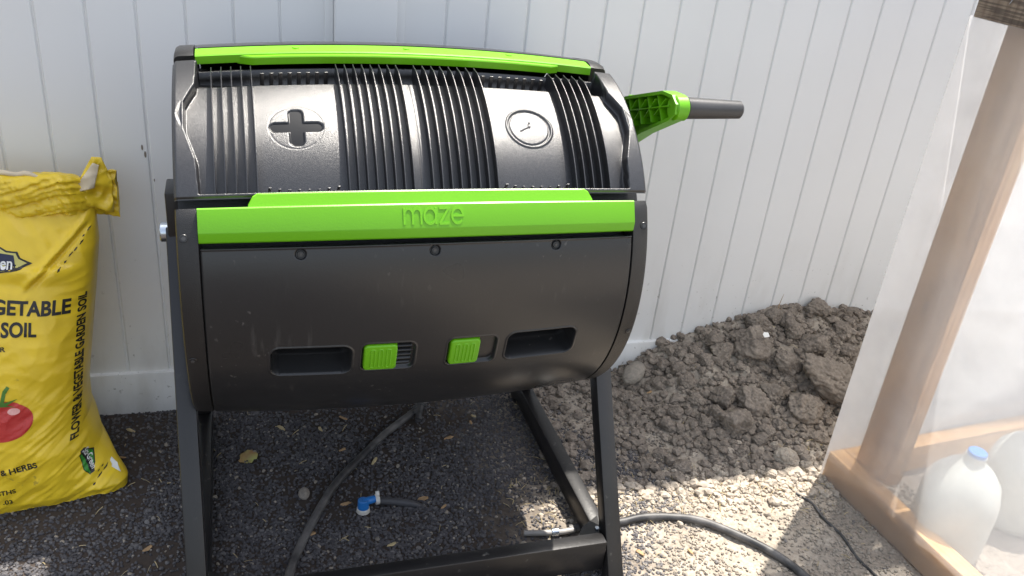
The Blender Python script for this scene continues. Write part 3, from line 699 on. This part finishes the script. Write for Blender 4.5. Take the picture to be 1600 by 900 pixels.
# ------------------------------------------------------------------ bag of soil
M_bag = pm("yellow_woven_plastic_bag", (.80, .56, .028), .32, var=.08, vscale=7, bump=.55, bscale=28)
nb_, lb_, pb_ = nodes(M_bag)
tc_ = nb_.new("ShaderNodeTexCoord"); mp_ = nb_.new("ShaderNodeMapping"); mp_.inputs["Rotation"].default_value = (0, .7, 0); mp_.inputs["Scale"].default_value = (1, 1, .45)
lb_.new(tc_.outputs["Object"], mp_.inputs[0]); rz_ = nb_.new("ShaderNodeTexNoise"); rz_.noise_type = 'RIDGED_MULTIFRACTAL'; rz_.inputs["Scale"].default_value = 16; rz_.inputs["Detail"].default_value = 5
lb_.new(mp_.outputs[0], rz_.inputs[0]); bb_ = nb_.new("ShaderNodeBump"); bb_.inputs["Strength"].default_value = .55; bb_.inputs["Distance"].default_value = .004
lb_.new(rz_.outputs[0], bb_.inputs["Height"]); lb_.new(pb_.inputs["Normal"].links[0].from_socket, bb_.inputs["Normal"]); lb_.new(bb_.outputs[0], pb_.inputs["Normal"])
add_specks(M_bag, 60, .66, .72, (.20, .16, .05), .5, mask_scale=8, mlo=.5, mhi=.62)
M_bagin = pm("cream_inner_paper", (.62, .52, .36), .7, var=.15, vscale=30, bump=.3)
M_ink = pm("black_print", (.015, .014, .014), .45); M_red = pm("red_print", (.42, .018, .020), .38, col2=(.55, .05, .04), vscale=14)
M_stem = pm("green_print", (.07, .20, .03), .4); M_navy = pm("navy_print", (.012, .016, .05), .4); M_white = pm("white_print", (.75, .75, .72), .4)
M_pale = pm("pale_print", (.55, .50, .14), .4)
def ridge(a, b, c): return 1 - 2 * abs(noise.noise((a, b, c)))
def wr(x, z):
    """wrinkles of the filled bag, as outward offset"""
    h = .0045 * noise.noise((x * 9, z * 7, 1)) + .0030 * ridge(x * 10 + z * 18, z * 6 - x * 4, 4) + .0017 * ridge(x * 30 - z * 14, z * 26 + x * 9, 6)
    lo = sstep(.34, .08, z) * sstep(-.24, .0, x); h += lo * (.0036 * ridge((z - x * .75) * 30, (x + z) * 4, 2) + .0026 * ridge((z - x * .7) * 72, (x + z) * 9, 3))
    ed = sstep(.0, .06, x); h += ed * .0022 * ridge(z * 55, x * 14, 8)
    up = sstep(.40, .50, z); h += up * (.0060 * noise.noise((x * 16 + 8 * z, z * 8, 7)) + .0022 * ridge(x * 40 + z * 30, z * 14, 1))
    d1 = (z - .4720) - (x - .010) * .95; h += (.0075 * math.exp(-(d1 / .008) ** 2) - .006 * math.exp(-((d1 + .013) / .006) ** 2)) * sstep(-.045, -.01, x) * sstep(.085, .05, x)
    d2 = (z - .4600) + .10 * (x + .02); h += .011 * (sstep(-.034, -.004, d2) - sstep(-.002, .005, d2)) * sstep(.060, .015, x)
    return h
def bfront(x, z, lift=0.0):
    return (x, bag_y(x, z) - wr(x, z) - lift, z)
bag = empty("soil_bag", (-.155, -.19, 0), "full yellow bag of garden soil with rolled top leaning by the fence", "bag")
V = []; F = []; NP = 340; zs = lin(.0, .05, 20) + lin(.0525, .565, 230)
for z in zs:
    a, b, yc_ = interp(z, BA), interp(z, BB), interp(z, BY); n_ = bag_n(z)
    for k in range(NP):
        t = 2 * math.pi * k / NP; cx_, sy_ = math.cos(t), math.sin(t)
        x = BCX + a * math.copysign(abs(cx_) ** (2 / n_), cx_); y = yc_ + b * math.copysign(abs(sy_) ** (2 / n_), sy_)
        y -= tip(x, z)
        if sy_ < 0: y = y - wr(x, z) * min(1, abs(sy_) * 2.5)
        else: y = min(y, -.014)
        V.append((x + .155, y + .19, z + .002))
for j in range(len(zs) - 1):
    for k in range(NP): F.append((j * NP + k, j * NP + (k + 1) % NP, (j + 1) * NP + (k + 1) % NP, (j + 1) * NP + k))
F.append(tuple(range(NP))); F.append(tuple((len(zs) - 1) * NP + k for k in range(NP)))
sack = mk("sack", V, F, M_bag, bag)
# rolled top: a crumpled folded band that hangs over the neck, flattening towards its right end
V = []; F = []; nu = 240
prof = [(.004, .004), (.012, -.002), (.019, .004), (.0225, .016), (.023, .030), (.021, .044), (.017, .056), (.011, .066), (.003, .073), (-.006, .070), (-.009, .05), (-.008, .02), (-.004, .004)]
prof = [tuple(prof[k // 4][c] + (prof[k // 4 + 1][c] - prof[k // 4][c]) * (k % 4) / 4 for c in (0, 1)) for k in range(4 * (len(prof) - 1))]
nu = 330
for i in range(nu + 1):
    x = -.395 + (.118 + .395) * i / nu; fl = 1 - .62 * sstep(.03, .11, x)
    lean = .35 * (x - .02) if x > .02 else 0
    z0 = .537 + .006 * noise.noise((x * 11, 0, 3)) + .0025 * noise.noise((x * 70, 0, 3)) - .25 * max(0, x - .03)
    hs = 1.0 + .07 * noise.noise((x * 14, 2, 1)) - .10 * sstep(.02, .07, x) + .30 * sstep(.075, .112, x)
    for k, (d, h_) in enumerate(prof):
        dg = x * 34 + h_ * 55; r1 = .6 * (1 - 2 * abs(noise.noise((dg, h_ * 12 - x * 8, 5)))) + .5 * (1 - 2 * abs(noise.noise((x * 85 + h_ * 70, h_ * 30, 2)))) ; r2 = 1 - 2 * abs(noise.noise((x * 26 - h_ * 95, h_ * 20, 9)))
        w_ = (.0070 * r1 + .0060 * r2 + .006 * noise.noise((x * 12, h_ * 18, 2))) * (1 if d > 0 else .3)
        fold = .007 * math.exp(-(((h_ - .030) - .22 * (x - .02)) / .006) ** 2) * sstep(-.12, .0, x)
        V.append((x + .155 + .003 * noise.noise((h_ * 60, x * 9, 2)), -.128 - d * 1.25 * fl - (w_ - fold * .8) * (.5 + .5 * fl) + .19 + .035 * sstep(.03, .11, x), z0 + h_ * hs + .0025 * noise.noise((x * 50, k, 1))))
n_ = len(prof)
for i in range(nu):
    for k in range(n_ - 1): F.append((i * n_ + k, (i + 1) * n_ + k, (i + 1) * n_ + k + 1, i * n_ + k + 1))
    F.append((i * n_ + n_ - 1, (i + 1) * n_ + n_ - 1, (i + 1) * n_, i * n_))
F.append(tuple(range(n_))); F.append(tuple(nu * n_ + k for k in range(n_)))
mk("rolled_top", V, F, M_bag, bag)
# pale torn edge along the top, and the corner that sticks up
V, F = tube([(-.24, .050, .616), (-.14, .048, .620), (-.02, .050, .615), (.08, .052, .612), (.16, .050, .606), (.215, .060, .585)], lambda t: .0075 * (1 - .55 * t), 8)
V = [(x, y + .004 * noise.noise((x * 40, 0, 0)), z + .004 * noise.noise((x * 55, y * 60, 3))) for x, y, z in V]
mk("torn_paper_edge", V, F, M_bagin, bag)
def sheet(name, pts, mat, parent, th=.0015, seg=10, amp=.004):
    """thin folded flap from a quad of corners"""
    a, b, c, d = [Vector(p_) for p_ in pts]; V = []; F = []; nn = ((b - a).cross(d - a)).normalized()
    for s_ in (0, 1):
        for j in range(seg + 1):
            for i in range(seg + 1):
                p_ = a.lerp(b, i / seg).lerp(d.lerp(c, i / seg), j / seg); V.append(p_ + nn * (amp * (noise.noise(p_ * 45) + .6 * (1 - 2 * abs(noise.noise(p_ * 38 + Vector((3, 1, 2)))))) + s_ * th))
    m_ = (seg + 1) ** 2
    for s_ in (0, m_):
        for j in range(seg):
            for i in range(seg): F.append(tuple(q + s_ for q in (j * (seg + 1) + i, j * (seg + 1) + i + 1, (j + 1) * (seg + 1) + i + 1, (j + 1) * (seg + 1) + i)))
    rim = [i for i in range(seg + 1)] + [(j + 1) * (seg + 1) - 1 for j in range(1, seg + 1)] + [seg * (seg + 1) + i for i in range(seg - 1, -1, -1)] + [j * (seg + 1) for j in range(seg - 1, 0, -1)]
    for i in range(len(rim)): j = (i + 1) % len(rim); F.append((rim[i], rim[j], rim[j] + m_, rim[i] + m_))
    return mk(name, V, F, mat, parent)
sheet("top_corner_flap", [(.196, .050, .560), (.264, .072, .528), (.266, .080, .590), (.252, .084, .628)], M_bag, bag, seg=24, amp=.010)
sheet("top_corner_flap", [(.204, .070, .575), (.262, .078, .590), (.254, .082, .630), (.238, .080, .632)], M_bag, bag, seg=20, amp=.008)
sheet("folded_paper_corner", [(.202, .054, .572), (.240, .058, .580), (.250, .074, .618), (.240, .074, .622)], M_bagin, bag, seg=16, amp=.006)
# bottom corner tuck with a torn white spot
sheet("torn_corner_patch", [(.222, -.060, .052), (.240, -.062, .034), (.236, -.052, .050), (.226, -.048, .062)], M_white, bag)
def printed(name, V, F, mat, x0, z0, ang=0.0, lift=.0007, parent=None):
    c, s_ = math.cos(ang), math.sin(ang); P_ = []
    for a, b in V:
        x = x0 + a * c - b * s_; z = z0 + a * s_ + b * c
        p_ = bfront(x, z, lift); P_.append((p_[0] + .155, p_[1] + .19, p_[2] + .002))
    return mk(name, P_, F, mat, parent or sack, smooth=False)
def poly2(pts, seg=.006): return split_mesh(pts, [tuple(range(len(pts)))], seg)
def word(body, size, x0, z0, ang, mat=M_ink, off=.0, sx=1.0, align='RIGHT', name="printed_words", lift=.0009, spacing=1.0):
    V, F = text_mesh(body, size, off, sx, align, spacing); V, F = split_mesh(V, F, .008); return printed(name, V, F, mat, x0, z0, ang, lift)
# worn black marks along the folds
for (x0, z0, L_, an, w_) in ((.022, .452, .062, .82, .0016), (.060, .500, .022, .75, .0012), (.040, .030, .04, .78, .0018), (.050, .052, .016, .8, .0014)):
    nd = max(2, int(L_ / .011))
    for q_ in range(nd):
        l_ = L_ / nd * random.uniform(.45, .95); s0 = L_ * q_ / nd; of = random.uniform(-.0012, .0012)
        pts = [(s0 + l_ * t / 6, of + w_ * (.15 + math.sin(math.pi * t / 6)) * random.uniform(.4, 1)) for t in range(7)] + [(s0 + l_ * t / 6, of - w_ * (.15 + math.sin(math.pi * t / 6)) * random.uniform(.4, 1)) for t in range(6, -1, -1)]
        V, F = poly2(pts, .006); printed("worn_mark", V, F, M_ink, x0, z0, an, .0006)
V = []; F = []
for i in range(230):   # frayed pale threads below the roll
    x = random.uniform(-.35, .075); z = .5385 + .006 * noise.noise((x * 11, 0, 3)) - .25 * max(0, x - .03); y = -.148 + .035 * sstep(.03, .11, x) + random.uniform(-.004, .002)
    o = len(V); dx = random.uniform(-.003, .003); h_ = random.uniform(.003, .009)
    V += [(x + .155, y + .19, z + .004), (x + .156, y + .19, z + .004), (x + .1555 + dx, y + .189, z - h_), (x + .1555, y + .191, z + .002)]; F += [(o, o + 1, o + 2), (o + 1, o + 3, o + 2), (o + 3, o, o + 2)]
mk("frayed_edge", V, F, M_bagin, bag, smooth=False)
word("VEGETABLE", .0335, .0355, .3775, -.13, off=.0011, sx=.88)
word("GARDEN SOIL", .0335, -.0185, .3490, -.10, off=.0011, sx=.80)
word("FOR", .0115, -.0670, .3300, -.05, off=.0003, sx=1.15)
word("VEGETABLES & HERBS", .0165, -.0390, .1060, .10, off=.0004, sx=.95)
word(".03", .0140, -.0890, .0290, -.02, off=.0003)
word("FEEDS UP TO 3 MONTHS", .0140, -.0810, .0540, -.02, off=.0003, sx=.95)
word("FLOWER & VEGETABLE GARDEN SOIL", .0165, .0245, .1330, 1.437, off=.0006, sx=.98, align='LEFT')
E_ = lambda cx, cy, rx, ry, n_=36, f=None: [(cx + rx * math.cos(2 * math.pi * k / n_), cy + ry * math.sin(2 * math.pi * k / n_) * (f(2 * math.pi * k / n_) if f else 1)) for k in range(n_)]
V, F = poly2(E_(-.087, .205, .051, .038, 40)); printed("tomato_picture", V, F, M_red, 0, 0, 0, .0008)
V, F = poly2(E_(-.064, .222, .010, .006, 20)); printed("tomato_picture", V, F, pm("pink_print", (.75, .38, .34), .3), 0, 0, 0, .0012)
V, F = poly2([(-.084, .238), (-.077, .262), (-.070, .270), (-.066, .266), (-.073, .256), (-.077, .240), (-.056, .244), (-.074, .234), (-.060, .229), (-.082, .233), (-.098, .236)], .005); printed("stem_picture", V, F, M_stem, 0, 0, 0, .0014)
# badge with the end of the maker's name
V, F = poly2([(-.140, .470), (-.13, .502), (-.067, .497), (-.055, .490), (-.038, .489), (-.034, .479), (-.016, .4695), (-.034, .4625), (-.067, .4590), (-.13, .460)]); printed("badge", V, F, M_ink, 0, 0, 0, .0008)
V, F = poly2([(-.132, .472), (-.125, .4975), (-.067, .4945), (-.056, .4875), (-.041, .4865), (-.037, .4775), (-.024, .4705), (-.036, .4655), (-.067, .4615), (-.125, .462)]); printed("badge", V, F, M_pale, 0, 0, 0, .0012)
V, F = poly2([(-.130, .463), (-.130, .489), (-.067, .4870), (-.0440, .4835), (-.0420, .4640), (-.067, .4625)]); printed("badge", V, F, M_navy, 0, 0, 0, .0016)
word("Sta-Green", .0225, -.0455, .4645, -.03, M_white, .0005, .92, lift=.0032)
# small green diamond low on the right
V, F = poly2([(.024, .098), (.033, .108), (.045, .092), (.047, .070), (.038, .052), (.028, .066)], .005); printed("diamond_badge", V, F, M_ink, 0, 0, 0, .0008)
V, F = poly2([(.0255, .096), (.033, .1055), (.0435, .091), (.0452, .071), (.038, .055), (.0292, .067)], .005); printed("diamond_badge", V, F, pm("leaf_green_print", (.04, .26, .03), .4), 0, 0, 0, .0012)
V, F = poly2([(.0262, .1055), (.0322, .1085), (.0462, .0575), (.0395, .0545)], .005); printed("diamond_badge", V, F, M_ink, 0, 0, 0, .0016)
word("Sta-Green", .0118, .0295, .1045, -1.30, M_white, .0002, .92, 'LEFT', lift=.0021)

# ------------------------------------------------------------------ irrigation tubes
def gz(x, y, r_): return hgt(x, y) + gfine(x, y) + r_
def hose(name, xy, rad, label, cat="tube", lifts=None, mat=M_hose):
    P = [(x, y, gz(x, y, rad) + (lifts[i] if lifts else 0)) for i, (x, y) in enumerate(xy)]
    V, F = tube(P, rad, 14); return tag(mk(name, V, F, mat, auto=50), label, cat)
hose("irrigation_tube", [(.37, -.66), (.385, -.58), (.41, -.50), (.458, -.391), (.50, -.315), (.555, -.246), (.62, -.172), (.690, -.112), (.712, -.095)], .0082, "long black irrigation tube running from the front edge back under the drum", lifts=[0, 0, 0, 0, 0, 0, .002, .008, .012])
hs = empty("tube_end", (.705, -.115, 0), "folded black tube end bound with a dark tie, under the drum", "tube")
V, F = tube([(0.012, .024, .026), (.002, .004, .024), (-.006, -.020, .013)], .0075, 12, cap=False); mk("folded_end", V, F, M_hose, hs)
V, F = tube([(.016, .030, .024), (.004, .012, .024), (-.012, -.004, .018)], .0078, 12); mk("folded_end", V, F, M_hose, hs)
V, F = tube([(-.014, .010, .026), (-.002, .010, .036), (.012, .010, .028), (.010, .008, .012)], .0018, 8); mk("tie", V, F, M_rubber, hs)
hose("irrigation_tube", [(.93, -.528), (.98, -.528), (1.043, -.527), (1.09, -.523), (1.15, -.530), (1.216, -.556), (1.293, -.633), (1.335, -.705), (1.36, -.80), (1.375, -.95)], .0085, "thick grey black tube curving over sunlit soil right of the stand")
t2 = empty("tube_joint", (.88, -.533, 0), "pale dusty tube piece with a clamp behind the front bar", "tube")
V, F = tube([(-.042, .008, .009), (-.01, .002, .010), (.03, -.002, .010), (.06, .0, .010)], .0058, 12); mk("tube_piece", V, F, pm("dusty_tube", (.30, .29, .28), .5, var=.2, vscale=20), t2)
bm = bmesh.new(); cyl(bm, (.012, .0, .010), (.026, -.001, .010), .0085, None, 18, .001); bmo("clamp", bm, M_zinc, t2)
hose("drip_line", [(1.47, -.50), (1.489, -.535), (1.486, -.585), (1.492, -.640), (1.488, -.70), (1.492, -.78), (1.500, -.90)], .0030, "thin black drip line on shaded soil beside the greenhouse base rail")
bl = empty("hose_valve", (.541, -.405, 0), "bright blue elbow valve with milky collar and short grey tube, on dark gravel", "valve")
bm = bmesh.new(); cyl(bm, (0, 0, .002), (0, 0, .012), .0135, .0125, 24, .001); bmo("collar", bm, M_clearp, bl)
bm = bmesh.new(); cyl(bm, (0, 0, .010), (0, .002, .030), .0115, .0108, 24, .0015); bmo("valve_body", bm, M_bluep, bl)
bm = bmesh.new(); cyl(bm, (0, .002, .024), (.026, .008, .024), .0080, .0072, 20, .001); bmo("valve_arm", bm, M_bluep, bl)
bm = bmesh.new(); cyl(bm, (.024, .0075, .022), (.032, .0085, .022), .0105, None, 20, .001); bmo("nut", bm, M_clearp, bl)
bm = bmesh.new(); cyl(bm, (.029, .010, .028), (.029, .016, .036), .0042, None, 12, .0006); bmo("nut_screw", bm, M_clearp, bl)
V, F = tube([(.030, .008, .018), (.06, .006, .013), (.095, .002, .006), (.118, .0, -.006)], .0075, 14); mk("grey_tube", V, F, pm("grey_tube", (.055, .055, .06), .55, var=.2, vscale=20), bl)

# ------------------------------------------------------------------ litter
CH = [(0.086, -0.077), (0.079, -0.17), (0.149, -0.441), (0.48, -0.128), (0.534, -0.093), (0.663, -0.39), (0.583, -0.255), (0.756, -0.2), (0.509, -0.38), (0.583, -0.506), (0.438, -0.455), (1.276, -0.13), (1.238, -0.17), (1.051, -0.61), (1.151, -0.625), (0.832, -0.128), (0.82, -0.150), (1.5, -0.431), (0.397, -0.114), (.70, -.42), (.52, -.21), (.24, -.33), (.20, -.14)]
CHL = ["tan wood chip by the fence foot, just left of the left leg", "tan wood chip on gravel between the bag corner and the left leg", "pale wood chip on gravel low between the bag and the left leg",
 "small chip under the drum, near the fence and left of the tube end", "small chip close under the drum, left of the black tube end", "orange brown chip on gravel right of the blue valve and its grey tube", "small chip beside the black tube halfway along",
 "small chip on dark soil under the right half of the drum", "light brown chip touching the ground left of the blue valve", "tan chip just behind the front bar, below the blue valve", "tan chip on gravel left of the front end of the black tube",
 "chip on the soil heap just right of the pale rock", "chip at the left foot of the heap in front of the pale rock", "yellow chip on sunlit soil just right of the front leg", "yellow chip on sunlit soil in front of the curving tube",
 "chip under the drum near the fence, left one of two close together", "chip under the drum, in front of its neighbour near the side rail", "chip in the sunlit strip next to the greenhouse corner", "chip far back under the left half of the drum",
 "chip on gravel beyond the grey tube of the blue valve", "chip on dark soil right of the black tube", "chip on gravel near the left side rail, in front of the yellow leaf", "chip on gravel between the left legs and the fence"]
for k, (x, y) in enumerate(CH):
    L_ = random.uniform(.007, .013); w_ = L_ * random.uniform(.3, .5); n_ = 7; top = []; 
    o2 = [(L_ * math.cos(2 * math.pi * j / n_) * random.uniform(.8, 1.15), w_ * math.sin(2 * math.pi * j / n_) * random.uniform(.7, 1.2)) for j in range(n_)]
    V = [(a, b, .0) for a, b in o2] + [(a * .9, b * .9, .0022 + .0012 * math.sin(a * 300)) for a, b in o2]
    F = [tuple(range(n_ - 1, -1, -1)), tuple(range(n_, 2 * n_))] + [(j, (j + 1) % n_, n_ + (j + 1) % n_, n_ + j) for j in range(n_)]
    o = mk("wood_chip", V, F, M_chip if k % 3 else M_straw, smooth=False); o.location = (x, y, gz(x, y, .0035)); o.rotation_euler = (random.uniform(-.3, .3), random.uniform(-.3, .3), random.uniform(0, 3.1))
    tag(o, CHL[k], "wood chip", "wood chips scattered on the ground")
V = []; F = []
pts = E_(0, 0, .019, .015, 26); pts = [(a * (1 + .22 * math.sin(5 * j)), b * (1 + .2 * math.cos(4 * j))) for j, (a, b) in enumerate(pts)]
v2, f2 = split_mesh(pts, [tuple(range(26))], .005)
o = mk("fallen_leaf", [(a, b, .004 + .006 * noise.noise((a * 60, b * 60, 0)) + 8 * a * a) for a, b in v2], f2, M_leaf); o.location = (.326, -.207, gz(.326, -.207, .004)); o.rotation_euler = (.2, -.15, .5)
sm = o.modifiers.new("thickness", 'SOLIDIFY'); sm.thickness = .0006
tag(o, "crumpled yellow green leaf on dark gravel under the drum", "leaf")
V = []; F = []
for _ in range(420):
    if random.random() < .62: x = random.uniform(.82, 1.62); y = random.gauss(-.45, .06)
    else: x = random.uniform(-.1, 1.8); y = random.uniform(-.85, -.02)
    if x > 1.56 and y < -.43: continue
    L_ = random.uniform(.006, .022); a = random.uniform(0, 3.14); z = gz(x, y, .003); w_ = random.uniform(.0004, .0009); c, s_ = math.cos(a), math.sin(a); dz = random.uniform(-.004, .006); o = len(V)
    for t in (-1, 0, 1):
        bx = x + c * L_ * t / 2; by = y + s_ * L_ * t / 2; bz = z + dz * t + .002 * (1 - t * t)
        V += [(bx - s_ * w_, by + c * w_, bz), (bx + s_ * w_, by - c * w_, bz), (bx, by, bz + w_ * 1.4)]
    for i in (0, 1):
        for k in range(3): F.append((o + i * 3 + k, o + i * 3 + (k + 1) % 3, o + (i + 1) * 3 + (k + 1) % 3, o + (i + 1) * 3 + k))
tag(mk("straw_bits", V, F, M_straw), None, None, None, 'stuff')
# dry weed shoots at the top of the heap
wd_ = empty("dry_weed", (1.665, -.02, hgt(1.665, -.02)), "thin dry weed shoot standing at the crest of the soil heap", "weed")
for k, (dx, dy, h_, b_) in enumerate(((0, 0, .065, .004), (.010, -.004, .03, -.008), (-.006, -.003, .025, .006))):
    V, F = tube([(dx, dy, 0), (dx + b_ * .3, dy, h_ * .5), (dx + b_, dy - .003, h_)], lambda t: .0018 * (1 - .85 * t), 6); mk("blade", V, F, M_chip, wd_)
w2 = empty("dry_weed", (1.86, -.03, hgt(1.86, -.03)), "dark curled weed leaves at the right end of the heap crest", "weed")
for k, (dx, dz, h_) in enumerate(((0, .015, .05), (.02, .02, -.045), (-.02, .01, .03))):
    V, F = tube([(dx, 0, 0), (dx + h_ * .5, -.004, dz + .01), (dx + h_, -.006, dz)], lambda t: .0035 * (1 - .8 * t), 6); mk("blade", V, F, M_clod, w2)

V = [(-.009, -.006, 0), (.008, -.007, .001), (.010, .004, .003), (-.002, .008, .002), (-.010, .003, .001)]
o = mk("plastic_scrap", V + [(a, b, c + .0008) for a, b, c in V], [(4, 3, 2, 1, 0), (5, 6, 7, 8, 9)] + [(i, (i + 1) % 5, 5 + (i + 1) % 5, 5 + i) for i in range(5)], M_white, smooth=False)
o.location = (1.575, -.118, hgt(1.575, -.118) + .062); o.rotation_euler = (.5, .1, .3)
tag(o, "small white scrap of plastic lying on the biggest upper clod of the heap", "scrap")
for (x, z, r_) in ((.1555, .612, .0036), (.1600, .598, .0042), (.172, .545, .002)):
    v_, f_ = ico(2); mk("mud_spot", [(a * r_ * .5, b * .0012, c * r_ * 1.6) for a, b, c in v_], f_, M_clod, ft).location = (x, -.0005, z)
